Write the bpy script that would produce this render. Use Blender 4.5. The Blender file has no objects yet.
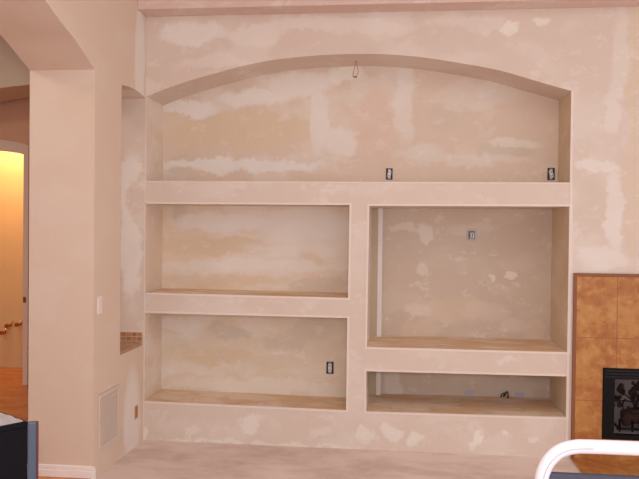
import bpy, bmesh, math, random
from mathutils import Vector, Matrix, geometry
random.seed(7)
C = bpy.context.scene.collection
PI = math.pi

# ------------------------------------------------------------ camera
F = 735.25
CAM = Vector((0.0, -5.5, 1.6585))
yaw, pitch, roll = -0.109, -0.0156, 0.0109
fw = Vector((math.sin(yaw)*math.cos(pitch), math.cos(yaw)*math.cos(pitch), math.sin(pitch)))
rt0 = Vector((math.cos(yaw), -math.sin(yaw), 0)); up0 = rt0.cross(fw)
rt = rt0*math.cos(roll) + up0*math.sin(roll)
up = up0*math.cos(roll) - rt0*math.sin(roll)
cd = bpy.data.cameras.new('camera'); cam = bpy.data.objects.new('camera', cd); C.objects.link(cam)
cd.sensor_width = 36; cd.lens = F/639*36; cd.clip_end = 100
M4 = Matrix((( rt.x, up.x, -fw.x, CAM.x), (rt.y, up.y, -fw.y, CAM.y), (rt.z, up.z, -fw.z, CAM.z), (0, 0, 0, 1)))
cam.matrix_world = M4
bpy.context.scene.camera = cam

def ray(u, v): return fw + rt*((u-319.5)/F) + up*((239.5-v)/F)
def at(u, v, Y=0.0):
    d = ray(u, v); return CAM + d*((Y-CAM.y)/d.y)
def atx(u, v, X):
    d = ray(u, v); return CAM + d*((X-CAM.x)/d.x)
def atz(u, v, Z):
    d = ray(u, v); return CAM + d*((Z-CAM.z)/d.z)
def xz(u, v, Y=0.0):
    p = at(u, v, Y); return (p.x, p.z)

# ------------------------------------------------------------ mesh helpers
def box(bm, x0, x1, y0, y1, z0, z1):
    vs = [bm.verts.new((x, y, z)) for z in (z0, z1) for y in (y0, y1) for x in (x0, x1)]
    for f in ((0,2,3,1), (4,5,7,6), (0,1,5,4), (2,6,7,3), (0,4,6,2), (1,3,7,5)):
        bm.faces.new([vs[i] for i in f])
def prism(bm, outer, a, b, holes=(), axis='Y'):
    """polygon with holes (2D) extruded from a to b; axis Y: pts are (x,z); axis X: pts are (y,z); axis Z: pts are (x,y)"""
    def m(p, t):
        return {'Y': (p[0], t, p[1]), 'X': (t, p[0], p[1]), 'Z': (p[0], p[1], t)}[axis]
    loops = [list(outer)] + [list(h) for h in holes]
    flat = [p for l in loops for p in l]
    tris = geometry.tessellate_polygon([[Vector((p[0], p[1], 0)) for p in l] for l in loops])
    va = [bm.verts.new(m(p, a)) for p in flat]; vb = [bm.verts.new(m(p, b)) for p in flat]
    for t in tris:
        for vs in (va, vb):
            try: bm.faces.new([vs[i] for i in t])
            except ValueError: pass
    k = 0
    for l in loops:
        n = len(l)
        for i in range(n):
            j = (i+1) % n
            bm.faces.new([va[k+i], va[k+j], vb[k+j], vb[k+i]])
        k += n
def tube(bm, pts, r, seg=12, closed=False):
    pts = [Vector(p) for p in pts]; n = len(pts); rings = []
    ref = None
    for i, p in enumerate(pts):
        if closed: t = pts[(i+1) % n]-pts[i-1]
        else: t = pts[min(i+1, n-1)]-pts[max(i-1, 0)]
        t.normalize()
        if ref is None: ref = t.orthogonal().normalized()
        ref = (ref - t*ref.dot(t)).normalized(); b = t.cross(ref)
        rr = r[i] if isinstance(r, (list, tuple)) else r
        rings.append([bm.verts.new(p + (ref*math.cos(a)+b*math.sin(a))*rr) for a in [2*PI*k/seg for k in range(seg)]])
    for i in range(n if closed else n-1):
        A, B = rings[i], rings[(i+1) % n]
        for k in range(seg): bm.faces.new([A[k], A[(k+1) % seg], B[(k+1) % seg], B[k]])
    if not closed:
        bm.faces.new(rings[0][::-1]); bm.faces.new(rings[-1])
def smooth_path(pts, n=8):
    P = [Vector(p) for p in pts]; out = []
    for i in range(len(P)-1):
        a = P[max(i-1, 0)]; b = P[i]; c = P[i+1]; d = P[min(i+2, len(P)-1)]
        for k in range(n):
            t = k/n
            out.append(0.5*((2*b)+(c-a)*t+(2*a-5*b+4*c-d)*t*t+(3*b-a-3*c+d)*t**3))
    out.append(P[-1]); return out
def obj(name, bm, mat, parent=None, bevel=0, smooth=False, seg=2):
    bmesh.ops.remove_doubles(bm, verts=bm.verts, dist=1e-6)
    bmesh.ops.recalc_face_normals(bm, faces=bm.faces)
    me = bpy.data.meshes.new(name); bm.to_mesh(me); bm.free()
    if smooth:
        for p in me.polygons: p.use_smooth = True
    me.materials.append(mat)
    o = bpy.data.objects.new(name, me); C.objects.link(o)
    if parent: o.parent = parent; o.matrix_parent_inverse = Matrix.Identity(4)
    if bevel:
        b = o.modifiers.new('bevel', 'BEVEL'); b.width = bevel; b.segments = seg; b.limit_method = 'ANGLE'; b.angle_limit = 0.6
        b.harden_normals = False
    return o
def struct(name, bm, mat, **k):
    o = obj(name, bm, mat, **k); o['kind'] = 'structure'; return o
def tag(o, label, cat, group=None):
    o['label'] = label; o['category'] = cat
    if group: o['group'] = group
    return o
def thing(name, label, cat, loc=(0, 0, 0), rotz=0, group=None):
    o = bpy.data.objects.new(name, None); C.objects.link(o); o.location = loc; o.rotation_euler = (0, 0, rotz)
    o.empty_display_size = 0.05
    return tag(o, label, cat, group)
def NB(): return bmesh.new()

# ------------------------------------------------------------ materials
def s2l(c): return tuple(((v/255+0.055)/1.055)**2.4 if v > 10 else v/255/12.92 for v in c) + (1,)
class NT:
    def __init__(s, name, rough=0.8, spec=0.3):
        s.m = bpy.data.materials.new(name); s.m.use_nodes = True; s.t = s.m.node_tree
        s.b = s.t.nodes['Principled BSDF']; s.b.inputs['Roughness'].default_value = rough
        s.b.inputs['Specular IOR Level'].default_value = spec
    def n(s, typ, **k):
        x = s.t.nodes.new(typ)
        for a, v in k.items(): setattr(x, a, v)
        return x
    def l(s, a, b): s.t.links.new(a, b)
    def math(s, op, a, b=None, c=None):
        x = s.n('ShaderNodeMath', operation=op)
        for i, v in enumerate((a, b, c)):
            if v is None: continue
            if isinstance(v, (int, float)): x.inputs[i].default_value = v
            else: s.l(v, x.inputs[i])
        return x.outputs[0]
    def noise(s, vec, scale, detail=3, rough=.5):
        x = s.n('ShaderNodeTexNoise'); x.inputs['Scale'].default_value = scale
        x.inputs['Detail'].default_value = detail; x.inputs['Roughness'].default_value = rough
        if vec is not None: s.l(vec, x.inputs['Vector'])
        return x
    def scaled(s, vec, sc, off=(0, 0, 0)):
        x = s.n('ShaderNodeMapping'); s.l(vec, x.inputs[0]); x.inputs['Scale'].default_value = sc
        x.inputs['Location'].default_value = off
        return x.outputs[0]
    def mix(s, f, a, b):
        x = s.n('ShaderNodeMix', data_type='RGBA')
        if isinstance(f, (int, float)): x.inputs[0].default_value = f
        else: s.l(f, x.inputs[0])
        for i, v in ((6, a), (7, b)):
            if isinstance(v, tuple): x.inputs[i].default_value = v
            else: s.l(v, x.inputs[i])
        return x.outputs[2]
    def step(s, v, lo, hi):
        x = s.n('ShaderNodeMapRange', interpolation_type='SMOOTHSTEP'); s.l(v, x.inputs[0])
        x.inputs[1].default_value = lo; x.inputs[2].default_value = hi
        return x.outputs[0]
def plain(name, rgb, rough=.6, metal=0, spec=.4, var=0.06, scale=12):
    t = NT(name, rough, spec); t.b.inputs['Metallic'].default_value = metal
    tc = t.n('ShaderNodeTexCoord').outputs['Object']
    n = t.noise(tc, scale, 3).outputs[0]
    c = s2l(rgb); d = tuple(v*(1-var*2) for v in c[:3])+(1,)
    t.l(t.mix(n, d, c), t.b.inputs['Base Color'])
    return t.m

TAN = (198, 178, 155); MUD = (209, 201, 194); PAINT = (196, 179, 167); BEAD = (240, 224, 214)
def plaster(name, base, mud, patches=(), Y=0.0, axis='Y', general=.45, gs=(1.1, 1, 2.2), thr=(.5, .62), seed=0, amp=.16, rough=.85, fine=.5):
    """painted drywall: base colour, joint compound in random broad streaks and in hand-placed trowelled patches.
    patches: (u, v, ru, rv, kind, weight) kind 'm' compound, 't' bare tan, 'g' grey-beige skim"""
    t = NT(name, rough, .25)
    s2l = lambda c: tuple(min(.88, v*1.32) for v in globals()['s2l'](c)[:3]) + (1,)
    pos = t.n('ShaderNodeNewGeometry').outputs['Position']
    dn = t.noise(t.scaled(pos, (1, 1, 1), (seed*3.1, seed, seed*1.7)), 3.6, 7, .68)
    off = t.n('ShaderNodeVectorMath', operation='SUBTRACT'); t.l(dn.outputs[1], off.inputs[0]); off.inputs[1].default_value = (.5, .5, .5)
    sc = t.n('ShaderNodeVectorMath', operation='SCALE'); t.l(off.outputs[0], sc.inputs[0]); sc.inputs['Scale'].default_value = amp*2
    ad = t.n('ShaderNodeVectorMath', operation='ADD'); t.l(pos, ad.inputs[0]); t.l(sc.outputs[0], ad.inputs[1])
    sp = t.n('ShaderNodeSeparateXYZ'); t.l(ad.outputs[0], sp.inputs[0])
    hx = sp.outputs[0] if axis == 'Y' else sp.outputs[1]; hz = sp.outputs[2]
    g = t.noise(t.scaled(ad.outputs[0], gs, (seed*5.3, 0, seed*2.9)), 1.6, 3, .5).outputs[0]
    fac = t.math('MULTIPLY', t.step(g, *thr), general)
    col = t.mix(fac, s2l(base), s2l(mud))
    cols = {'m': s2l(mud), 't': s2l(TAN), 'g': s2l((186, 173, 158)), 'w': s2l((222, 208, 198)), 'p': s2l((200, 176, 160))}
    cols['b'] = s2l(PAINT)
    for kind in 'gtpmwb':
        acc = None
        for (u, v, ru, rv, k, w) in patches:
            if k != kind: continue
            p = at(u, v, Y) if axis == 'Y' else atx(u, v, Y)
            dep = (p-CAM).dot(fw)
            cx = p.x if axis == 'Y' else p.y
            if axis == 'Y': rx = ru*dep/F
            else: rx = abs(atx(u+ru, v, Y).y-atx(u-ru, v, Y).y)/2
            rz = rv*dep/F
            a = t.math('DIVIDE', t.math('SUBTRACT', hx, cx), rx); b = t.math('DIVIDE', t.math('SUBTRACT', hz, p.z), rz)
            d = t.math('ADD', t.math('MULTIPLY', a, a), t.math('MULTIPLY', b, b))
            mk = t.math('MULTIPLY', t.step(d, 1.5, .5), w)
            acc = mk if acc is None else t.math('MAXIMUM', acc, mk)
        if acc is not None: col = t.mix(acc, col, cols[kind])
    md = t.noise(t.scaled(pos, (1, 1, 1.5), (seed*2.3, 7, seed)), 6.5, 7, .72)
    col = t.mix(t.math('MULTIPLY', t.step(md.outputs[0], .56, .62), .55*fine), col, s2l((216, 206, 198)))
    fn = t.noise(pos, 30, 5, .7)
    fl = t.math('MULTIPLY', t.step(fn.outputs[0], .60, .68), .4*fine)
    col = t.mix(fl, col, s2l(mud))
    dk = t.noise(t.scaled(pos, (1, 1, 1), (4, seed, 9)), 5, 4, .6)
    col = t.mix(t.math('MULTIPLY', t.step(dk.outputs[0], .45, .7), .16*fine), col, s2l(tuple(v*.86 for v in base)))
    t.l(col, t.b.inputs['Base Color'])
    bp = t.n('ShaderNodeBump'); bp.inputs['Strength'].default_value = .12; bp.inputs['Distance'].default_value = .004
    t.l(t.noise(pos, 55, 3).outputs[0], bp.inputs['Height']); t.l(bp.outputs[0], t.b.inputs['Normal'])
    return t.m

# ------------------------------------------------------------ key dimensions
XL, XR = -1.960, 1.222
D1, D2 = 0.414, 0.608
JT = 0.44                         # thickness of the left wall
ZB = 3.266                        # underside of the ceiling beam
ZT = 3.95                         # ceiling
YP = atx(92.6, 470, XL).y         # near face of the pier beside the big arch
YO = atx(121, 200, XL).y          # near jamb of the small arched opening

# ------------------------------------------------------------ wall materials
m_face = plaster('drywall_face', PAINT, MUD, [
    (190, 33, 34, 12, 'm', .9), (255, 35, 30, 10, 'm', .6), (215, 62, 40, 6, 'm', .4), (300, 28, 40, 8, 'm', .5), (370, 25, 50, 8, 'm', .4),
    (509, 26, 9, 8, 'w', .7), (470, 22, 40, 8, 'm', .35), (538, 23, 5, 4, 'w', .6), (618, 60, 9, 50, 'm', .4), (612, 110, 7, 22, 'm', .5),
    (597, 168, 22, 6, 'm', .7), (612, 210, 9, 42, 'm', .7), (598, 258, 24, 14, 'm', .65), (590, 205, 12, 30, 'g', .25),
    (635, 60, 9, 70, 't', .6), (634, 190, 10, 70, 't', .5),
    (131, 185, 12, 30, 'm', .9), (131, 250, 10, 60, 'm', .9), (140, 195, 10, 14, 'b', .9), (140, 302, 12, 12, 'b', .9)],
    0, general=.35, gs=(1, 1, 1.3), seed=1)
m_shelf = plaster('drywall_shelf', (197, 180, 168), MUD, [
    (250, 425, 12, 8, 'w', .6), (192, 430, 10, 5, 'm', .6), (390, 431, 10, 7, 'm', .8), (415, 435, 9, 7, 'm', .8), (475, 434, 6, 9, 'w', .8), (366, 435, 8, 8, 'm', .7),
    (507, 439, 4, 4, 'w', .6), (536, 438, 7, 4, 'w', .6), (320, 430, 12, 6, 'm', .5), (505, 362, 12, 3, 'm', .5), (250, 445, 120, 2.5, 'w', .5), (147, 434, 4, 8, 'w', .6)], 0, general=.3, seed=2)
m_back_top = plaster('drywall_arch_niche', (198, 179, 163), MUD, [
    (235, 130, 75, 19, 't', 1), (190, 130, 30, 22, 't', .8), (240, 166, 85, 6, 'm', 1), (190, 108, 30, 7, 'm', 1), (255, 97, 35, 10, 'm', .9), (300, 85, 35, 14, 'm', .8),
    (321, 122, 9, 32, 'm', .8), (345, 76, 18, 9, 'w', .7), (340, 142, 16, 14, 'm', .75), (375, 125, 22, 36, 'p', .7), (404, 98, 10, 40, 'm', .6), (442, 115, 16, 12, 'g', .4),
    (480, 95, 42, 14, 'm', .35), (470, 160, 60, 6, 'm', .4), (505, 150, 26, 9, 'g', .5), (515, 142, 24, 5, 'w', .5), (180, 165, 14, 10, 'g', .6), (420, 150, 20, 10, 'm', .5)],
    D1, general=.35, seed=3, amp=.14)
m_back_ul = plaster('drywall_left_upper_niche', (204, 184, 165), MUD, [
    (225, 247, 42, 10, 't', 1), (180, 246, 26, 9, 't', .7), (300, 225, 50, 18, 'm', .7), (230, 222, 60, 9, 'm', .8), (310, 260, 12, 8, 't', .6), (215, 280, 80, 5, 't', .6),
    (318, 285, 30, 7, 'g', .6), (180, 212, 10, 10, 'g', .7), (250, 267, 90, 6, 'm', .7), (290, 250, 50, 7, 'm', .5)], D1, general=.5, seed=4, amp=.12)
m_back_ll = plaster('drywall_left_lower_niche', (200, 184, 165), MUD, [
    (215, 358, 36, 8, 't', 1), (280, 363, 32, 8, 't', .6), (285, 343, 22, 9, 'g', .6), (230, 332, 24, 8, 'g', .7), (176, 345, 14, 8, 't', .4), (250, 385, 90, 7, 'm', .5),
    (180, 325, 20, 6, 'm', .7), (310, 330, 24, 12, 'g', .6), (190, 378, 30, 5, 'p', .5)], D1, general=.5, seed=5, amp=.14)
m_back_tv = plaster('drywall_media_niche', (184, 166, 151), (200, 187, 176), [
    (425, 232, 8, 9, 'm', .9), (404, 227, 16, 4, 'm', .7), (421, 271, 6, 6, 'm', .8), (493, 278, 4, 3, 'w', .6), (511, 275, 5, 4, 'w', .6), (472, 228, 22, 6, 'm', .4),
    (450, 310, 40, 14, 't', .45), (418, 310, 12, 6, 'm', .7), (487, 312, 26, 10, 'm', .35), (420, 330, 20, 10, 't', .5), (515, 325, 12, 8, 'm', .5), (535, 330, 10, 10, 't', .5),
    (470, 256, 40, 24, 'g', .2), (394, 386, 7, 16, 'm', .8)], D2, general=.25, seed=6, amp=.12)
m_side = plaster('drywall_reveal_shaded', (194, 176, 150), MUD, [], 0, general=.25, seed=8)
m_left = plaster('drywall_left_wall', (198, 177, 160), MUD, [
    (132, 420, 8, 50, 'm', .8), (128, 470, 26, 18, 'm', .6), (140, 60, 5, 60, 'm', .8), (115, 440, 12, 10, 'g', .4)], XL, axis='X', general=.12, seed=9, amp=.05, fine=.08)
m_hall = plain('hall_paint', (196, 160, 128), .85, var=.04, scale=3)
m_bead = plain('corner_bead_compound', BEAD, .7, var=.05, scale=20)
m_trimw = plain('white_trim_paint', (250, 238, 232), .45, var=.03)

def floor_mat():
    t = NT('dusty_concrete', .85, .25)
    pos = t.n('ShaderNodeNewGeometry').outputs['Position']
    a = t.noise(t.scaled(pos, (1, 2.2, 1)), 1.5, 6, .62).outputs[0]
    b = t.noise(pos, 7, 6, .7).outputs[0]
    c = t.noise(pos, 30, 4, .7).outputs[0]
    col = t.mix(t.step(a, .36, .62), s2l((214, 192, 180)), s2l((236, 218, 208)))
    col = t.mix(t.math('MULTIPLY', t.step(b, .48, .66), .6), col, s2l((234, 217, 207)))
    col = t.mix(t.math('MULTIPLY', t.step(c, .62, .72), .5), col, s2l((240, 226, 216)))
    t.l(col, t.b.inputs['Base Color'])
    bp = t.n('ShaderNodeBump'); bp.inputs['Strength'].default_value = .3; bp.inputs['Distance'].default_value = .004
    t.l(b, bp.inputs['Height']); t.l(bp.outputs[0], t.b.inputs['Normal'])
    return t.m
def wood_mat(name, a, b, plank=.09, rough=.35):
    t = NT(name, rough, .5)
    pos = t.n('ShaderNodeNewGeometry').outputs['Position']
    br = t.n('ShaderNodeTexBrick'); t.l(pos, br.inputs['Vector'])
    br.inputs['Scale'].default_value = 1; br.inputs['Brick Width'].default_value = plank*4; br.inputs['Row Height'].default_value = plank
    br.inputs['Mortar Size'].default_value = .003; br.inputs['Color1'].default_value = s2l(a); br.inputs['Color2'].default_value = s2l(b)
    br.inputs['Mortar'].default_value = s2l(tuple(v*.6 for v in a))
    n = t.noise(t.scaled(pos, (4, 40, 1)), 2, 4).outputs[0]
    t.l(t.mix(t.math('MULTIPLY', n, .5), br.outputs[0], s2l(tuple(v*.75 for v in b))), t.b.inputs['Base Color'])
    return t.m
def stone_mat(name, ox, oz, w, h, horizontal=False):
    """brown-gold travertine tile with thin joints; joints pass through (ox, oz)"""
    t = NT(name, .35, .5)
    pos = t.n('ShaderNodeNewGeometry').outputs['Position']
    sp = t.n('ShaderNodeSeparateXYZ'); t.l(pos, sp.inputs[0])
    def line(v, o, s):
        f = t.math('FRACT', t.math('ADD', t.math('DIVIDE', t.math('SUBTRACT', v, o), s), 100.5))
        d = t.math('MULTIPLY', t.math('ABSOLUTE', t.math('SUBTRACT', f, .5)), s)
        return t.math('LESS_THAN', d, .0028)
    j = t.math('MAXIMUM', line(sp.outputs[0], ox, w), line(sp.outputs[1 if horizontal else 2], oz, h))
    a = t.noise(pos, 3.5, 5, .6).outputs[0]; b = t.noise(pos, 14, 5, .7).outputs[0]
    col = t.mix(t.step(a, .38, .62), s2l((172, 104, 50)), s2l((190, 132, 68)))
    col = t.mix(t.math('MULTIPLY', t.step(b, .5, .66), .55), col, s2l((206, 156, 98)))
    col = t.mix(t.math('MULTIPLY', t.step(b, .46, .36), .4), col, s2l((150, 84, 44)))
    col = t.mix(j, col, s2l((150, 96, 58)))
    t.l(col, t.b.inputs['Base Color'])
    return t.m

# ------------------------------------------------------------ floor, ceiling, outer walls
m_floor = floor_mat()
b = NB(); box(b, XL, 4.2, -7.5, .7, -.1, 0); struct('floor', b, m_floor)
m_hfloor = wood_mat('hall_wood', (222, 146, 84), (196, 114, 64), .07)
b = NB(); box(b, -7.0, XL-.006, -7.5, 4.2, -.1, .025); struct('floor', b, m_hfloor)
m_ceil = plain('ceiling_paint', (212, 196, 182), .9, var=.03, scale=3)
b = NB(); box(b, XL-JT, 4.2, -4.6, .7, ZT, ZT+.1); struct('ceiling', b, m_ceil)
b = NB(); box(b, -7.0, XL-JT, -7.5, 4.2, 3.6, 3.7); struct('ceiling', b, m_ceil)
yb = -.20
b = NB(); box(b, XL, 4.2, yb, .0, ZB, ZT); struct('trim_1', b, plaster('drywall_beam', (196, 172, 162), (204, 188, 180), [], 0, seed=11, general=.5), bevel=.006)

# ------------------------------------------------------------ fireplace numbers (needed for the hole in the wall)
FX0, FZ1 = xz(575, 274)
GX0, GZ1 = xz(602.5, 367.5); GZ0 = xz(603, 438)[1]
GX1 = GX0 + 1.02; FX1 = FX0 + (GX0-FX0)*2 + 1.02

# ------------------------------------------------------------ back wall with the arch
arch_px = [(148, 96.5), (181, 83.4), (221.4, 71.6), (262, 61.8), (302.7, 56.6), (343, 54.2), (379, 54), (419.7, 57), (460, 63), (501, 70.8), (541.7, 82.6), (569, 91)]
arch = [xz(u, v) for u, v in arch_px]
arch[0] = (XL+.004, arch[0][1]); arch[-1] = (XR, arch[-1][1])
arch = [(p.x, p.y) for p in smooth_path([Vector((a, c, 0)) for a, c in arch], 5)]
bm = NB()
outer = [(XL-JT, 0), (XL, 0)] + [(XL, arch[0][1])] + arch + [(XR, 0), (4.2, 0), (4.2, ZT), (XL-JT, ZT)]
prism(bm, outer, 0, D1, holes=[[(GX0, GZ0), (GX1, GZ0), (GX1, GZ1), (GX0, GZ1)]])
struct('wall_back', bm, m_face)

# ------------------------------------------------------------ built-in unit
unit = thing('built_in_shelving', 'wide unpainted drywall media unit with an arched top niche above four open niches', 'built-in shelving', (0, 0, 0))
E = .0
pt = lambda u, v: xz(u, v)
# main shelf under the arched niche
bm = NB()
prism(bm, [(XL, pt(144, 182.3)[1]), (XL, pt(144.3, 203.7)[1]), pt(349.5, 205), pt(369.3, 205.8), (XR, pt(570.6, 206.5)[1]), (XR, pt(570.2, 183.9)[1])], 0, D2)
obj('shelf', bm, m_shelf, unit)
bm = NB()
prism(bm, [(XL, pt(143.5, 292.6)[1]), (XL, pt(143.7, 313)[1]), pt(347.4, 318), pt(348, 298)], 0, D1)
obj('shelf', bm, m_shelf, unit)
bm = NB()
prism(bm, [pt(367, 347), pt(366.3, 371.2), (XR, pt(566.9, 376.4)[1]), (XR, pt(568.4, 352.3)[1])], 0, D2)
obj('shelf', bm, m_shelf, unit)
bm = NB()
prism(bm, [(XL, pt(144.4, 401)[1]), (XL, 0), (pt(346, 410.3)[0], 0), pt(346, 410.3)], 0, D1)
obj('base', bm, m_shelf, unit)
bm = NB()
prism(bm, [pt(366.3, 411.4), (pt(366.3, 411.4)[0], 0), (XR, 0), (XR, pt(566.5, 417.4)[1])], 0, D2)
obj('base', bm, m_shelf, unit)
bm = NB()
prism(bm, [pt(349.5, 205), pt(348, 298), pt(347.4, 318), pt(346, 410.3), (pt(346, 410.3)[0], 0), (pt(366.3, 411.4)[0], 0), pt(366.3, 411.4), pt(366.3, 371.2), pt(367, 347), pt(369.3, 205.8)], 0, D2)
obj('divider', bm, m_shelf, unit)
xd = (pt(348, 300)[0]+pt(368, 300)[0])/2
z_main = pt(350, 195)[1]
bm = NB(); box(bm, XL-.05, XR+.05, D1, D1+.03, z_main, 3.2); obj('back_panel', bm, m_back_top, unit)
bm = NB(); box(bm, XL-.05, xd, D1, D1+.03, pt(250, 305)[1], z_main); obj('back_panel', bm, m_back_ul, unit)
bm = NB(); box(bm, XL-.05, xd, D1, D1+.03, 0.05, pt(250, 305)[1]); obj('back_panel', bm, m_back_ll, unit)
bm = NB(); box(bm, xd, XR+.05, D2, D2+.03, 0.05, z_main); obj('back_panel', bm, m_back_tv, unit)
bm = NB(); box(bm, XR, XR+.03, D1, D2, 0.0, z_main); obj('side_panel', bm, m_side, unit)
# reveal shading is in the colour: right side olive and darker, left lighter
bm = NB()
zu = z_main
box(bm, XL, XL+.003, .006, D1, pt(144, 400)[1], arch[0][1]+.05)
obj('side_panel', bm, plaster('drywall_left_reveal', (202, 182, 164), MUD, [], 0, general=.5, seed=14), unit)
bm = NB()
box(bm, XR-.003, XR, .006, D2, pt(566, 417)[1], zu); box(bm, XR-.003, XR, .006, D1, zu, arch[-1][1]+.01)
obj('side_panel', bm, m_side, unit)
m_ledge = NT('bare_ledge_lightened', .85, .25)  # bare tan board, lightened to make up for dim light on the ledges
lp = m_ledge.n('ShaderNodeNewGeometry').outputs['Position']
l1 = m_ledge.noise(m_ledge.scaled(lp, (1, 2.2, 1)), 2.6, 4, .6).outputs[0]; l2 = m_ledge.noise(lp, 7, 5, .65).outputs[0]
lc = m_ledge.mix(m_ledge.step(l1, .42, .6), s2l((226, 192, 156)), s2l((236, 214, 192)))
lc = m_ledge.mix(m_ledge.math('MULTIPLY', m_ledge.step(l2, .52, .64), .5), lc, s2l((202, 176, 150)))
m_ledge.l(lc, m_ledge.b.inputs['Base Color']); m_ledge = m_ledge.m
for (a_, b_, dd) in (((145.5, 292.6), (348, 298), D1), ((145.5, 401), (346, 410.3), D1), ((367, 347), (568.4, 352.3), D2), ((366.3, 411.4), (566.5, 417.4), D2)):
    (ax_, az_), (bx_, bz_) = pt(*a_), pt(*b_)
    bm = NB(); prism(bm, [(ax_, az_), (bx_, bz_), (bx_, bz_+.0015), (ax_, az_+.0015)], .006, dd)
    obj('ledge', bm, m_ledge, unit)
# chase in the left back corner of the media niches
cx0 = pt(369.3, 300)[0]-.02; cx1 = at(381.5, 300, D2-.06).x
bm = NB(); box(bm, cx0, cx1, D2-.06, D2, .1, z_main); ch = obj('chase', bm, plain('chase_board', (196, 176, 152), .8), unit)
bm = NB(); box(bm, cx1-.035, cx1+.002, D2-.063, D2-.058, pt(380, 412)[1]-.05, z_main-.05); obj('corner_bead', bm, plain('chase_bead', (236, 226, 222), .6), ch)
# corner beads round the four lower niches and the arched niche
def ring(px, w=.015, yf=-.0035, only=None):
    P = [Vector((*xz(u, v), 0)) for u, v in px]
    c = sum(P, Vector((0, 0, 0)))/4
    bm = NB()
    for i in range(4):
        if only and i not in only: continue
        a, d = P[i], P[(i+1) % 4]
        t = (d-a).normalized(); nrm = Vector((-t.y, t.x, 0))
        if nrm.dot(c-a) > 0: nrm = -nrm
        a2, d2 = a - t*w, d + t*w
        prism(bm, [(a.x, a.y), (d.x, d.y), (d2.x+nrm.x*w, d2.y+nrm.y*w), (a2.x+nrm.x*w, a2.y+nrm.y*w)], yf, .004)
    return bm
rings = [([(145.5, 203.7), (349.5, 205), (348, 298), (145, 292.6)], (0, 1, 2)),
         ([(145.5, 313), (347.4, 318), (346, 410.3), (145.5, 401)], (0, 1, 2)),
         ([(369.3, 205.8), (570.6, 206.5), (568.4, 352.3), (367, 347)], None),
         ([(366.3, 371.2), (566.9, 376.4), (566.5, 417.4), (366.3, 411.4)], None)]
for r, only in rings:
    obj('corner_bead', ring(r, only=only), m_bead, unit, bevel=.0015)
bm = NB()
prism(bm, [(XL+.003, pt(144, 182.3)[1]), (XL+.003, pt(144, 182.3)[1]+.01), (XR, pt(570, 183.9)[1]+.01), (XR, pt(570, 183.9)[1])], -.0035, .012)
prism(bm, [(XL-.004, pt(144, 438)[1]+.02), (XL+.004, pt(144, 438)[1]+.02), (XL+.004, arch[0][1]), (XL-.004, arch[0][1])], -.0035, .008)
prism(bm, [(XR-.004, arch[-1][1]), (XR+.012, arch[-1][1]), (XR+.012, 0.0), (XR-.004, 0.0)], -.0045, .008)
obj('corner_bead', bm, m_bead, unit, bevel=.0015)

# ------------------------------------------------------------ left wall with the big arch and the small arched opening
# big arch intrados, near edge read on the plane X = XL
ap = [(94, 69), (84, 53), (75, 39.5), (62.5, 24), (45, 0)]
A3 = [atx(u, v, XL) for u, v in ap]
AY = [(p.y, p.z) for p in A3]; AY[0] = (YP, AY[0][1])
y0, z0 = AY[-1]; sl = (AY[-1][1]-AY[-2][1])/(AY[-1][0]-AY[-2][0])      # dz/dy, negative
yc = -3.3; rise = -sl*(y0-yc)/2
for k in range(1, 9):                                                   # parabola from the last point over the crown
    y = y0 + (yc-y0)*k/8; AY.append((y, z0 + rise*(1-((y-yc)/(y0-yc))**2)))
left_side = [(2*yc-y, z) for y, z in AY[::-1]][1:]
AY = AY + left_side
AY = [(p.x, p.y) for p in smooth_path([Vector((a, c, 0)) for a, c in AY], 3)]
YQ = AY[-1][0]
zs = atx(121, 355, XL).z; zspr = atx(121, 87.5, XL).z
zspr = (zspr + at(144.5, 97, 0).z)/2
notch = [(0, zspr)]
for k in range(1, 12):
    a = k/12; y = YO*a; notch.append((y, zspr + .026*(1-(1-a/.55)**2 if a < .55 else 1-.7*((a-.55)/.45)**2)))
notch += [(YO, zspr+.008), (YO, zs), (0, zs), (0, 0)]
bm = NB()
outer = [(YP, 0)] + AY + [(YQ, 0), (-7.5, 0), (-7.5, ZT), (0, ZT)] + notch
prism(bm, outer, XL-JT, XL, axis='X')
struct('wall_left', bm, m_left, bevel=.02, seg=4)
# baseboard round the pier
bh = .10
bm = NB()
box(bm, XL-JT-.012, XL+.016, YP-.016, YP, .0, bh*.72); box(bm, XL-JT-.008, XL+.012, YP-.011, YP, bh*.72, bh)
box(bm, XL, XL+.016, YP, YP+.02, 0, bh*.72); box(bm, XL, XL+.012, YP, YP+.02, bh*.72, bh)
struct('baseboard_left', bm, m_trimw, bevel=.004)

# counter in the small opening and the mosaic backsplash on its far jamb
m_counter = plain('counter_edge', (196, 158, 124), .5, var=.12, scale=30)
bm = NB(); box(bm, XL-JT-.25, XL-.012, YO+.002, -.012, zs, zs+.018)
tag(obj('countertop', bm, m_counter, bevel=.004), 'tan countertop in the small arched opening of the left wall', 'countertop')
m_tile = NT('mosaic_tile', .3, .5)
tp = m_tile.n('ShaderNodeNewGeometry')
m_tile.l(m_tile.mix(tp.outputs['Random Per Island'], s2l((150, 100, 66)), s2l((186, 134, 98))), m_tile.b.inputs['Base Color']); m_tile = m_tile.m
zt0 = zs+.019; zt1 = at(132, 332, 0).z; th = (zt1-zt0)/2.25; tw = .043
bs = thing('tile_backsplash', 'brown mosaic tile strip on the far jamb of the small opening', 'backsplash', (XL, 0, zt0))
bm = NB(); box(bm, -(JT+.0), -.012, -.008, -.0005, 0, zt1-zt0); obj('grout', bm, plain('grout', (224, 192, 158), .8), bs)
bm = NB()
r = 0; z = zt1-zt0
while z > .005:
    zl = max(z-th, 0); x = -.014
    while x > -JT+.02:
        box(bm, x-tw+.006, x, -.012, -.006, zl+.004, z-.002); x -= tw
    z -= th
obj('tiles', bm, m_tile, bs, bevel=.0015)

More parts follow.
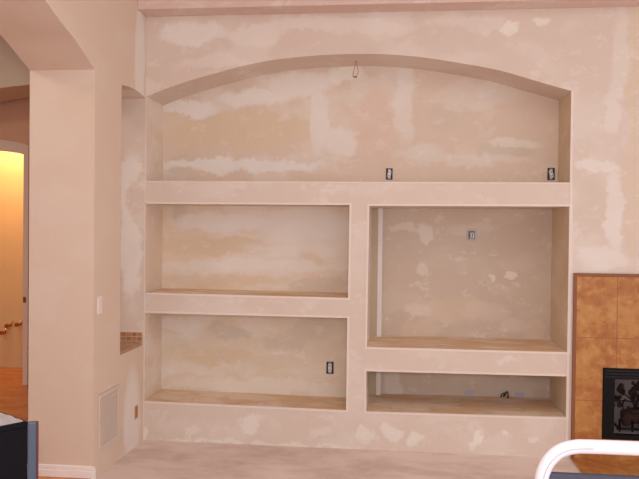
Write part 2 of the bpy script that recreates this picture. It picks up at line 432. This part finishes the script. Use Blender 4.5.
# ------------------------------------------------------------ hall behind the big arch
XH = XL-JT
yh0, yh1 = .95, 1.45
hz = at(30, 84.5, yh0).z; hz0 = at(0, 88, yh0).z
hx1 = at(30, 84.5, yh0).x; hx0 = at(0, 88, yh0).x
bm = NB()
pts = [(-7.0, 3.6), (-7.0, 2.2)]
for k in range(0, 25):
    x = -6.2 + (6.2-2.7)*k/24
    # arch crown near x = -3.1, falling away to the left
    z = hz+.01 - ((x-(hx1+.35))/(hx0-(hx1+.35)))**2*(hz+.01-hz0)
    pts.append((x, max(z, 1.9)))
pts += [(XH+.0, pts[-1][1]), (XH, 3.6)]
prism(bm, pts, yh0, yh1)
m_header = plain('hall_header_paint', (222, 206, 186), .85, var=.04, scale=3)
struct('wall_hall', bm, m_header)
# far hall wall with the doorway
yd = 1.62
dx1 = at(24, 250, yd).x; dz1 = at(24, 154.5, yd).z; dx0 = dx1-.95
m_hallfar = plain('hall_far_paint', (222, 176, 146), .85, var=.05, scale=3)
head = [(dx0+(dx1-dx0)*k/10, dz1+.055*(1-(2*k/10-1)**2)) for k in range(11)]
bm = NB(); prism(bm, [(-7.0, 0), (dx0, 0)] + head + [(dx1, 0), (XH+.5, 0), (XH+.5, 3.6), (-7.0, 3.6)], yd, yd+.12)
struct('wall_far', bm, m_hallfar)
bm = NB(); box(bm, XH, XH+.1, .4, 2.1, 0, 3.6); struct('wall_hall_right', bm, m_hall)
bm = NB(); box(bm, -7.1, -7.0, -7.5, 4.2, 0, 3.6); struct('wall_hall_left', bm, m_hall)
# door casing
cw = at(29, 250, yd).x-dx1
bm = NB()
prism(bm, [(dx0-.08, 0), (dx0, 0)] + head + [(dx1, 0), (dx1+cw, 0), (dx1+cw, dz1+.09)] + [(x, z+.11) for x, z in head[::-1]] + [(dx0-.08, dz1+.09)], yd-.02, yd)
m_case = plain('door_casing_paint', (232, 208, 192), .5, var=.03)
casing = struct('door_1', bm, m_case, bevel=.004)
bm = NB(); box(bm, -.016, .016, -.004, 0, -.03, .03); sp_ = obj('strike_plate', bm, plain('brass_plate', (150, 96, 50), .4, metal=.6), bevel=.002)
p = at(23.6, 299, yd+.05); sp_.location = (dx1+.02, yd-.0201, p.z); sp_.parent = casing
# lit room beyond the doorway
m_lit = plain('lit_room_paint', (228, 196, 150), .8, var=.05, scale=4)
yr = 2.45
bm = NB()
box(bm, -5.6, dx1+.35, yr, yr+.1, 0, 3.0); box(bm, dx1+.25, dx1+.35, yd+.12, yr, 0, 3.0); box(bm, -5.6, -5.5, yd+.12, yr, 0, 3.0); box(bm, -5.6, dx1+.35, yd+.12, yr+.1, 2.9, 3.0)
struct('wall_lit_room', bm, m_lit)
# shut off valves
m_brass = plain('brass', (190, 120, 60), .3, metal=.8); m_chrome = plain('pale_chrome', (230, 200, 160), .25, metal=.6)
for i, (u, v) in enumerate(((8.5, 325.5), (18.5, 324.5), (3.5, 332.5))):
    p = at(u, v, yr-.04)
    lab = ['brass shut-off valve in the middle of the row on the lit room wall', 'brass shut-off valve nearest the doorway jamb in the lit room', 'lowest brass shut-off valve, farthest left in the lit room'][i]
    t = thing('shutoff_valve', lab, 'valve', (p.x, yr, p.z), group='shut-off valves in the lit room')
    bm = NB(); tube(bm, [(0, 0, 0), (0, -.05, 0)], .017, 12); tube(bm, [(0, -.04, 0), (0, -.075, 0)], .020, 12); obj('valve_body', bm, m_brass, t, smooth=False)
    bm = NB(); tube(bm, smooth_path([(.0, -.05, -.01), (.02, -.045, .03), (.03, -.03, .045), (.034, 0, .045)], 5), .009, 8); obj('supply_pipe', bm, m_chrome, t, smooth=True)
    bm = NB(); tube(bm, [(0, -.075, 0), (0, -.09, 0)], .024, 14); obj('handle', bm, m_brass, t)
# ------------------------------------------------------------ fireplace
j1 = xz(616, 338)
m_stone = stone_mat('travertine', j1[0], j1[1], .305, .455)
fp = thing('fireplace', 'gold-brown stone tile fireplace surround with a black metal firebox', 'fireplace', (FX0, 0, 0))
def rel(bm): bmesh.ops.translate(bm, vec=(-FX0, 0, 0), verts=bm.verts)
bm = NB(); prism(bm, [(FX0, 0), (FX1, 0), (FX1, FZ1), (FX0, FZ1)], -.018, 0, holes=[[(GX0, GZ0), (GX1, GZ0), (GX1, GZ1), (GX0, GZ1)]]); rel(bm)
obj('tile_surround', bm, m_stone, fp, bevel=.004)
m_edge = plain('bullnose', (150, 92, 60), .45, var=.1, scale=25)
bm = NB(); prism(bm, [(FX0-.012, 0), (FX0+.012, 0), (FX0+.012, FZ1-.016), (FX1-.012, FZ1-.016), (FX1-.012, 0), (FX1+.012, 0), (FX1+.012, FZ1+.008), (FX0-.012, FZ1+.008)], -.022, -.001); rel(bm)
obj('edge_tile', bm, m_edge, fp, bevel=.003)
m_blk = plain('black_metal', (24, 21, 23), .5, spec=.12, var=.1)
ix0, ix1 = xz(613.5, 400)[0], GX1-(xz(613.5, 400)[0]-GX0); iz1 = xz(614, 378.5)[1]; iz0 = xz(614, 434)[1]
bm = NB(); prism(bm, [(GX0, GZ0), (GX1, GZ0), (GX1, GZ1), (GX0, GZ1)], -.03, .03, holes=[[(ix0, iz0), (ix1, iz0), (ix1, iz1), (ix0, iz1)]]); rel(bm)
fr = obj('firebox_frame', bm, m_blk, fp, bevel=.004)
bm = NB()
for k in range(3): box(bm, GX0+.01, GX1-.01, -.034, -.03, iz1+.012+.022*k, iz1+.022+.022*k)
rel(bm); obj('louver', bm, plain('louver_black', (40, 34, 36), .35, metal=.4), fr)
m_fbin = plain('firebox_liner', (232, 222, 218), .8, var=.08)  # kept pale to stand in for the grey reflection in the glass
bm = NB()
box(bm, GX0, GX1, .37, .39, GZ0, GZ1); box(bm, GX0, GX0+.02, .03, .37, GZ0, GZ1); box(bm, GX1-.02, GX1, .03, .37, GZ0, GZ1); box(bm, GX0, GX1, .03, .37, GZ1-.02, GZ1); box(bm, GX0, GX1, .03, .37, GZ0, GZ0+.03)
rel(bm); obj('firebox_liner', bm, m_fbin, fp)
mg = NT('smoked_glass', .03, .5); mg.b.inputs['Transmission Weight'].default_value = 1; mg.b.inputs['Base Color'].default_value = (.75, .72, .74, 1); mg.b.inputs['IOR'].default_value = 1.15
bm = NB(); box(bm, ix0-.004, ix1+.004, -.006, -.002, iz0-.004, iz1+.004); rel(bm); obj('glass_door', bm, mg.m, fp)
# gas logs, and the reflection in the glass modelled as branches inside
m_log = plain('charred_log', (96, 62, 54), .9, var=.3, scale=20); m_twig = plain('reflection_dark', (58, 34, 34), .9, var=.2)
logs = thing('gas_log_set', 'dark gas logs on a grate behind the fireplace glass', 'fireplace logs', (FX0, 0, GZ0+.03))
zb = iz0+.02-GZ0-.03
def L(p): return Vector((p[0]-FX0, p[1], p[2]-(GZ0+.03)))
def logtube(pts, r):
    bm = NB(); P = smooth_path([L(p) for p in pts], 5)
    tube(bm, P, [r*(1+.18*math.sin(i*1.7)+.1*random.random()) for i in range(len(P))], 12); return bm
lz = GZ0+.11
for pts, r in (([(ix0+.12, .22, lz), (ix0+.4, .2, lz+.01), (ix0+.75, .22, lz)], .045), ([(ix0+.1, .12, lz), (ix0+.3, .13, lz+.01), (ix0+.62, .11, lz)], .04),
               ([(ix0+.16, .2, lz+.03), (ix0+.34, .17, lz+.09), (ix0+.5, .14, lz+.15)], .03), ([(ix0+.65, .14, lz+.04), (ix0+.5, .18, lz+.12), (ix0+.36, .22, lz+.2)], .028)):
    obj('log', logtube(pts, r), m_log, logs, smooth=True)
bm = NB()
for k in range(9): tube(bm, [L((ix0+.06+k*.09, .05, GZ0+.04)), L((ix0+.06+k*.09, .05, GZ0+.13)), ], .008, 8)
tube(bm, [L((ix0+.04, .05, GZ0+.06)), L((ix1-.04, .05, GZ0+.06))], .009, 8)
for k in (0, 4, 8): tube(bm, [L((ix0+.06+k*.09, .05, GZ0+.06)), L((ix0+.06+k*.09, .3, GZ0+.06))], .009, 8); tube(bm, [L((ix0+.06+k*.09, .3, GZ0+.03)), L((ix0+.06+k*.09, .3, GZ0+.06))], .009, 8)
obj('grate', bm, m_blk, logs)
bm = NB(); random.seed(3)
for k in range(26):
    x = ix0+.16+random.random()*.5; z = lz+.02; y = .1+random.random()*.15
    p = [Vector((x, y, z))]
    for s in range(4): p.append(p[-1]+Vector((random.uniform(-.05, .03), random.uniform(-.02, .02), random.uniform(.01, .04))))
    tube(bm, [L(q) for q in smooth_path(p, 3)], .006, 6)
for k in range(46):
    if k < 8: cx, cz = ix0+.105+random.gauss(0, .014), iz1-.115+random.gauss(0, .018)
    elif k < 14: cx, cz = ix0+.07+random.gauss(0, .012), iz1-.19+random.gauss(0, .02)
    else: cx, cz = ix0+.23+random.gauss(0, .045), iz1-.12+random.gauss(0, .04)
    cy = .14+random.random()*.06
    rr = .01+random.random()*.014
    bmesh.ops.create_icosphere(bm, subdivisions=1, radius=rr, matrix=Matrix.Translation(L((cx, cy, cz))) @ Matrix.Diagonal((1, .5, 1.2, 1)))
for tx, tz in ((.105, -.13), (.07, -.2), (.22, -.14), (.25, -.1), (.2, -.2)):
    tube(bm, [L(q) for q in smooth_path([(ix0+.2, .17, lz+.03), (ix0+.17+tx*.2, .17, lz+.12), (ix0+tx, .17, iz1+tz)], 4)], .005, 6)
tw_ = obj('reflection_clumps', bm, m_twig, logs)
# hearth
m_hearth = stone_mat('hearth_tile', FX0, 0, .305, .305, True)
bm = NB(); box(bm, FX0-.012, FX1+.012, -.52, -.025, 0, .012)
tag(obj('hearth', bm, m_hearth, bevel=.003), 'orange-brown stone hearth slab on the floor before the fireplace', 'hearth')

# ------------------------------------------------------------ electrical
m_dark = plain('dark_box', (52, 48, 54), .6); m_steel = plain('device_grey', (190, 184, 188), .45, metal=.2, var=.1); m_ivory = plain('device_white', (232, 226, 228), .4)
def outlet(u, v, w, h, Y, label, tilt=0, gangs=1):
    p = at(u, v, Y)
    t = thing('electrical_outlet', label, 'outlet', (p.x, Y, p.z), 0, 'uncovered outlets in the niches')
    bm = NB(); prism(bm, [(-w/2, -h/2), (w/2, -h/2), (w/2, h/2), (-w/2, h/2)], -.006, -.0005, holes=[[(-w/2+.006, -h/2+.006), (w/2-.006, -h/2+.006), (w/2-.006, h/2-.006), (-w/2+.006, h/2-.006)]])
    box(bm, -w/2+.004, w/2-.004, -.003, -.0005, -h/2+.004, h/2-.004)  # dark plate near the surface stands in for shade inside the box
    obj('junction_box', bm, m_dark, t)
    bm = NB(); dw = w*.26
    box(bm, -dw, dw, -.014, -.003, -h*.3, h*.3)
    d = obj('receptacle', bm, m_ivory, t, bevel=.003)
    bm = NB()
    for s in (-1, 1):
        for q in (-1, 1): box(bm, q*dw*.5-.002, q*dw*.5+.002, -.0155, -.0138, s*h*.15-.006, s*h*.15+.006)
    obj('slots', bm, m_dark, d)
    bm = NB()
    box(bm, -w*.2, w*.2, -.006, -.003, -h*.38-.006, h*.38+.006)
    obj('mounting_strap', bm, m_steel, t)
    d.rotation_euler = (0, tilt, 0)
    return t
outlet(389.3, 174, .052, .09, D1, 'outlet with dark box near the centre of the arched niche', .15)
outlet(551, 174, .055, .095, D1, 'outlet with dark box at the right end of the arched niche', -.25)
outlet(330, 367.7, .058, .097, D1, 'outlet with dark box and white receptacle in the lower left niche')
p = at(471.5, 235, D2)
t = thing('cable_bracket', 'pale grey low-voltage bracket with cable ends high in the media niche', 'cable bracket', (p.x, D2, p.z))
bm = NB(); prism(bm, [(-.04, -.045), (.04, -.045), (.04, .045), (-.04, .045)], -.006, 0, holes=[[(-.025, -.033), (.025, -.033), (.025, .033), (-.025, .033)]]); obj('bracket_frame', bm, plain('bracket_grey', (196, 188, 190), .5), t, bevel=.002)
bm = NB(); box(bm, -.026, .026, -.002, 0, -.034, .034); obj('opening', bm, plain('bracket_hole', (140, 130, 128), .8), t)
bm = NB()
tube(bm, smooth_path([(-.008, -.001, .02), (-.004, -.02, .005), (-.008, -.015, -.03)], 5), .006, 8); tube(bm, smooth_path([(.01, -.001, .022), (.014, -.018, 0), (.01, -.012, -.028)], 5), .006, 8)
obj('cable', bm, m_ivory, t, smooth=True)

# hanging wires from the arch soffit
p = at(356, 77, D1*.55)
t = thing('hanging_wire', 'bare loop of wires hanging from the arch soffit', 'wire', (p.x, D1*.55, p.z))
ztop = at(356, 60, D1*.55).z - p.z
for s in (-1, 1):
    bm = NB(); tube(bm, smooth_path([(s*.004, 0, ztop+.015), (s*.006, 0, ztop*.75), (s*.017, 0, ztop*.35), (s*.015-.008, 0, .012), (-.006, 0, 0)], 6), .0032, 8)
    obj('wire', bm, plain('wire_sheath', (190, 150, 134), .6), t, smooth=True)
bm = NB(); tube(bm, [(-.02, 0, .002), (.008, 0, .002)], .007, 8); obj('wire_nut', bm, plain('wire_nut', (160, 120, 106), .6), t)

# cable coil and blank plates low in the bottom right niche
p = atz(503.5, 399, at(503, 399.5, D2).z)
zl = xz(470, 414.3)[1]
t = thing('cable_stub', 'small coil of black cable lying at the back of the low right niche', 'cable', (p.x, D2-.03, at(503, 400, D2-.03).z))
t.location.z = zl+.0
bm = NB()
pts = [(-.028, 0, .006), (-.02, -.006, .03), (-.004, -.01, .042), (.006, -.006, .028), (-.008, 0, .012), (.004, .004, .03), (.02, .0, .052), (.028, -.006, .03), (.026, -.008, .006)]
tube(bm, smooth_path(pts, 6), .0055, 8); obj('cable', bm, plain('black_cable', (52, 44, 42), .5), t, smooth=True)
bm = NB(); tube(bm, [(.026, -.008, .014), (.026, -.008, .0)], .009, 8); obj('plug', bm, m_dark, t)
for i, (u, v) in enumerate(((469.5, 394.5), (519.5, 394.5))):
    p = at(u, v, D2)
    bm = NB(); box(bm, -.035, .035, -.004, 0, -.02, .02)
    o = obj('blank_plate', bm, plain('plate_lilac', (192, 184, 196), .5), bevel=.002); o.location = (p.x, D2, max(p.z, zl+.024))
    tag(o, ['pale plate low on the niche wall, left of the black cable', 'pale plate low on the niche wall, right of the black cable'][i], 'wall plate', 'pale plates in the low right niche')

# light switch on the left wall
p = atx(99.3, 305, XL)
t = thing('light_switch', 'white light switch on the pier side above the vent', 'light switch', (XL, p.y, p.z))
bm = NB(); box(bm, 0, .007, -.036, .036, -.058, .058); obj('switch_plate', bm, plain('switch_white', (246, 232, 224), .35), t, bevel=.003)
bm = NB(); box(bm, .007, .013, -.016, .016, -.033, .033); obj('rocker', bm, plain('rocker_white', (236, 220, 210), .35), t, bevel=.002)
# return-air grille
q0 = atx(97.5, 458, XL); q1 = atx(118.5, 383.5, XL); qa = atx(97.5, 396, XL); qb = atx(118.5, 431, XL)
gy0, gy1 = q0.y, q1.y; gz0 = (q0.z+qb.z)/2; gz1 = (qa.z+q1.z)/2
print('grille', q0, q1, qa, qb)
t = thing('vent_grille', 'large beige return-air grille low on the left wall pier', 'vent', (XL, (gy0+gy1)/2, gz0))
gw = (gy1-gy0)/2; gh = gz1-gz0
m_gr = plain('grille_paint', (222, 202, 188), .5)
bm = NB(); prism(bm, [(-gw, 0), (gw, 0), (gw, gh), (-gw, gh)], 0, .012, holes=[[(-gw+.03, .03), (gw-.03, .03), (gw-.03, gh-.03), (-gw+.03, gh-.03)]], axis='X'); obj('frame', bm, m_gr, t, bevel=.004)
bm = NB(); box(bm, 0.0005, .0015, -gw+.02, gw-.02, .02, gh-.02); obj('filter', bm, plain('filter_pad', (212, 192, 182), .9), t)
for k in range(int((gh-.06)/.016)):
    z = .034+k*.016
    bm = NB()
    vs = [bm.verts.new(v) for v in ((.002, -gw+.03, z+.008), (.002, gw-.03, z+.008), (.009, gw-.03, z-.002), (.009, -gw+.03, z-.002), (.003, -gw+.03, z+.010), (.003, gw-.03, z+.010), (.010, gw-.03, z), (.010, -gw+.03, z))]
    for f in ((0, 1, 2, 3), (7, 6, 5, 4), (0, 4, 5, 1), (2, 6, 7, 3), (1, 5, 6, 2), (0, 3, 7, 4)): bm.faces.new([vs[i] for i in f])
    obj('slat', bm, m_gr, t)
# orange box low on the left wall
p = atx(136, 412, XL)
t = thing('outlet_box', 'narrow orange-lined empty outlet box low on the left wall', 'outlet box', (XL, p.y, p.z))
bm = NB(); prism(bm, [(-.034, -.05), (.034, -.05), (.034, .05), (-.034, .05)], -.0, .004, holes=[[(-.026, -.042), (.026, -.042), (.026, .042), (-.026, .042)]], axis='X'); obj('box_rim', bm, plain('box_rim', (206, 176, 150), .6), t)
bm = NB(); box(bm, 0, .0015, -.027, .027, -.043, .043); obj('box_interior', bm, plain('orange_box', (186, 112, 52), .6), t)

# ------------------------------------------------------------ foreground: white tube chair, lower right
Yc = -3.3
c_pts = [(539.5, 500), (541, 484), (543.8, 470.5), (550, 459.5), (560, 451), (574, 447), (592, 446.7)]
P = [at(u, v, Yc) for u, v in c_pts]
zt = P[-1].z; xl = P[0].x; W = .50
path = [Vector((xl-.006, Yc, .02)), Vector((xl-.006, Yc, .3)), Vector((xl-.004, Yc, .6))] + P
mir = [Vector((2*(xl+W/2)-q.x, q.y, q.z)) for q in path[::-1]]
chair = thing('chair', 'white tube-framed chair with a dark blue-grey back in the lower right foreground', 'chair', (xl+W/2, Yc, 0))
def rc(p): return Vector((p[0]-(xl+W/2), p[1]-Yc, p[2]))
m_white = plain('white_enamel', (238, 230, 238), .3, var=.01)
bm = NB(); tube(bm, [rc(q) for q in smooth_path(path+mir, 6)], .0205, 20); obj('back_frame', bm, m_white, chair, smooth=True)
bm = NB()
seam = []
for q in smooth_path(P, 6)[6:]: seam.append(rc(q)+Vector((0, -.0215, .000)))
tube(bm, seam, .0018, 6); obj('seam', bm, plain('seam_grey', (196, 200, 206), .4), chair)
zp = at(600, 474.5, Yc).z
m_navy = plain('blue_grey_fabric', (78, 76, 92), .85, var=.08, scale=60)
bm = NB(); prism(bm, [(-W/2+.02, .55), (W/2-.02, .55), (W/2-.02, zp), (-W/2+.02, zp)], -.012, .012); obj('back_panel', bm, m_navy, chair, bevel=.006)
bm = NB(); box(bm, -W/2+.01, W/2-.01, .01, .46, .43, .48); obj('seat', bm, m_navy, chair, bevel=.015, seg=3)
for s in (-1, 1):
    bm = NB(); tube(bm, [(s*(W/2-.02), .43, .0), (s*(W/2-.02), .43, .44)], .0175, 14); obj('leg', bm, m_white, chair, smooth=True)
    bm = NB(); tube(bm, [(s*(W/2-.01), .0, .42), (s*(W/2-.02), .43, .42)], .014, 12); obj('side_rail', bm, m_white, chair, smooth=True)

# ------------------------------------------------------------ foreground: black cabinet lower left
Z = .95
Cn = atz(28, 421.5, Z); An = atz(0, 427, Z); Bn = atz(0, 408, Z)
da = (An-Cn).normalized(); db = Vector((-da.y, da.x, 0))
if db.dot(Bn-Cn) < 0: db = -db
ang = math.atan2(da.y, da.x)
cab = thing('cabinet', 'black cabinet with a blue-grey metal corner strip in the lower left foreground', 'cabinet', (Cn.x, Cn.y, 0))
lx, ly = .55, .42
def q(a, d): v = da*a+db*d; return (v.x, v.y)
m_black = plain('black_laminate', (20, 17, 23), .6, spec=.1, var=.08, scale=4)
bm = NB(); prism(bm, [q(0, 0), q(lx, 0), q(lx, ly), q(0, ly)], .04, Z-.02, axis='Z'); obj('body', bm, m_black, cab, bevel=.004)
bm = NB(); prism(bm, [q(.03, .03), q(lx-.03, .03), q(lx-.03, ly-.03), q(.03, ly-.03)], 0, .04, axis='Z'); obj('plinth', bm, m_dark, cab)
bm = NB(); prism(bm, [q(0, 0), q(lx, 0), q(lx, ly), q(0, ly)], Z-.02, Z, axis='Z'); obj('cabinet_top', bm, plain('top_black', (20, 18, 23), .6, spec=.1), cab, bevel=.003)
# corner strip: a slim post outside the corner, facing the camera
side = (atz(36.3, 420.5, Z)-Cn); side = Vector((side.x, side.y, 0))
nv = Vector((CAM.x-Cn.x, CAM.y-Cn.y, 0)).normalized(); wv = Vector((-nv.y, nv.x, 0))
if wv.x < 0: wv = -wv
def q2(a, d): v = wv*a - nv*d; return (v.x, v.y)
bm = NB(); prism(bm, [q2(-.001, -.004), q2(.028, -.004), q2(.028, .02), q2(-.001, .02)], .0, Z-.004, axis='Z'); obj('corner_strip', bm, plain('blue_grey_metal', (84, 95, 114), .4, metal=.3), cab, bevel=.003)
bm = NB(); prism(bm, [q2(.028, -.002), q2(.036, -.002), q2(.036, .02), q2(.028, .02)], .0, Z-.006, axis='Z'); obj('edge_trim', bm, plain('maroon_edge', (92, 48, 48), .5), cab)
# crumpled plastic sheet on top
bm = NB(); N = 26
from mathutils import noise as mn
grid = []
for i in range(N+1):
    row = []
    for j in range(N+1):
        a = lx*(i/N)*.94+.012; d = ly*(j/N)*.95+.012
        v = da*a+db*d
        h = .002 + .014*abs(mn.noise(Vector((a*9, d*14, 2)))) + .012*abs(mn.noise(Vector((a*28, d*30, 5))))
        e = min(i, N-i, j, N-j)/2; h = h*min(1, .3+e*.35)
        row.append(bm.verts.new((v.x, v.y, h)))
    grid.append(row)
for i in range(N):
    for j in range(N): bm.faces.new([grid[i][j], grid[i+1][j], grid[i+1][j+1], grid[i][j+1]])
edge = bmesh.ops.extrude_face_region(bm, geom=list(bm.faces))
for v in [g for g in edge['geom'] if isinstance(g, bmesh.types.BMVert)]: v.co.z = .0006
sh = obj('plastic_sheet', bm, plain('white_plastic', (214, 210, 216), .35, var=.25, scale=22))
sh.location = (Cn.x, Cn.y, Z); tag(sh, 'crumpled white plastic sheet lying on top of the black cabinet', 'plastic sheet')

# ------------------------------------------------------------ light
def area(name, loc, tgt, size, power, col):
    l = bpy.data.lights.new(name, 'AREA'); l.size = size; l.energy = power; l.color = col
    o = bpy.data.objects.new(name, l); C.objects.link(o); o.location = loc
    o.rotation_euler = (Vector(tgt)-Vector(loc)).to_track_quat('-Z', 'Y').to_euler(); return o
area('camera_flash', (0.05, -5.62, 1.85), (-.3, 0, 1.6), .30, 85, (1, .97, .97))
area('ceiling_fill', (.6, -3.2, ZT-.05), (.6, -3.2, 0), 2.2, 50, (1, .95, .9))  # unseen fill panel, added to light the ledges and floor
area('hall_fill', (-3.9, -1.6, 3.55), (-3.9, -1.6, 0), .9, 60, (1, .9, .78))  # unseen lamp, added to lift the dim hall
area('lit_room_lamp', (dx1-.5, yd+.45, 2.86), (dx1-.5, yd+.45, 0), .5, 46, (1, .72, .36))
w = bpy.data.worlds.new('world'); bpy.context.scene.world = w; w.use_nodes = True
w.node_tree.nodes['Background'].inputs[0].default_value = (1, .942, .955, 1); w.node_tree.nodes['Background'].inputs[1].default_value = 2.25

vs = bpy.context.scene.view_settings
vs.view_transform = 'Standard'; vs.look = 'None'; vs.gamma = 1; vs.exposure = -1.0; vs.use_curve_mapping = False
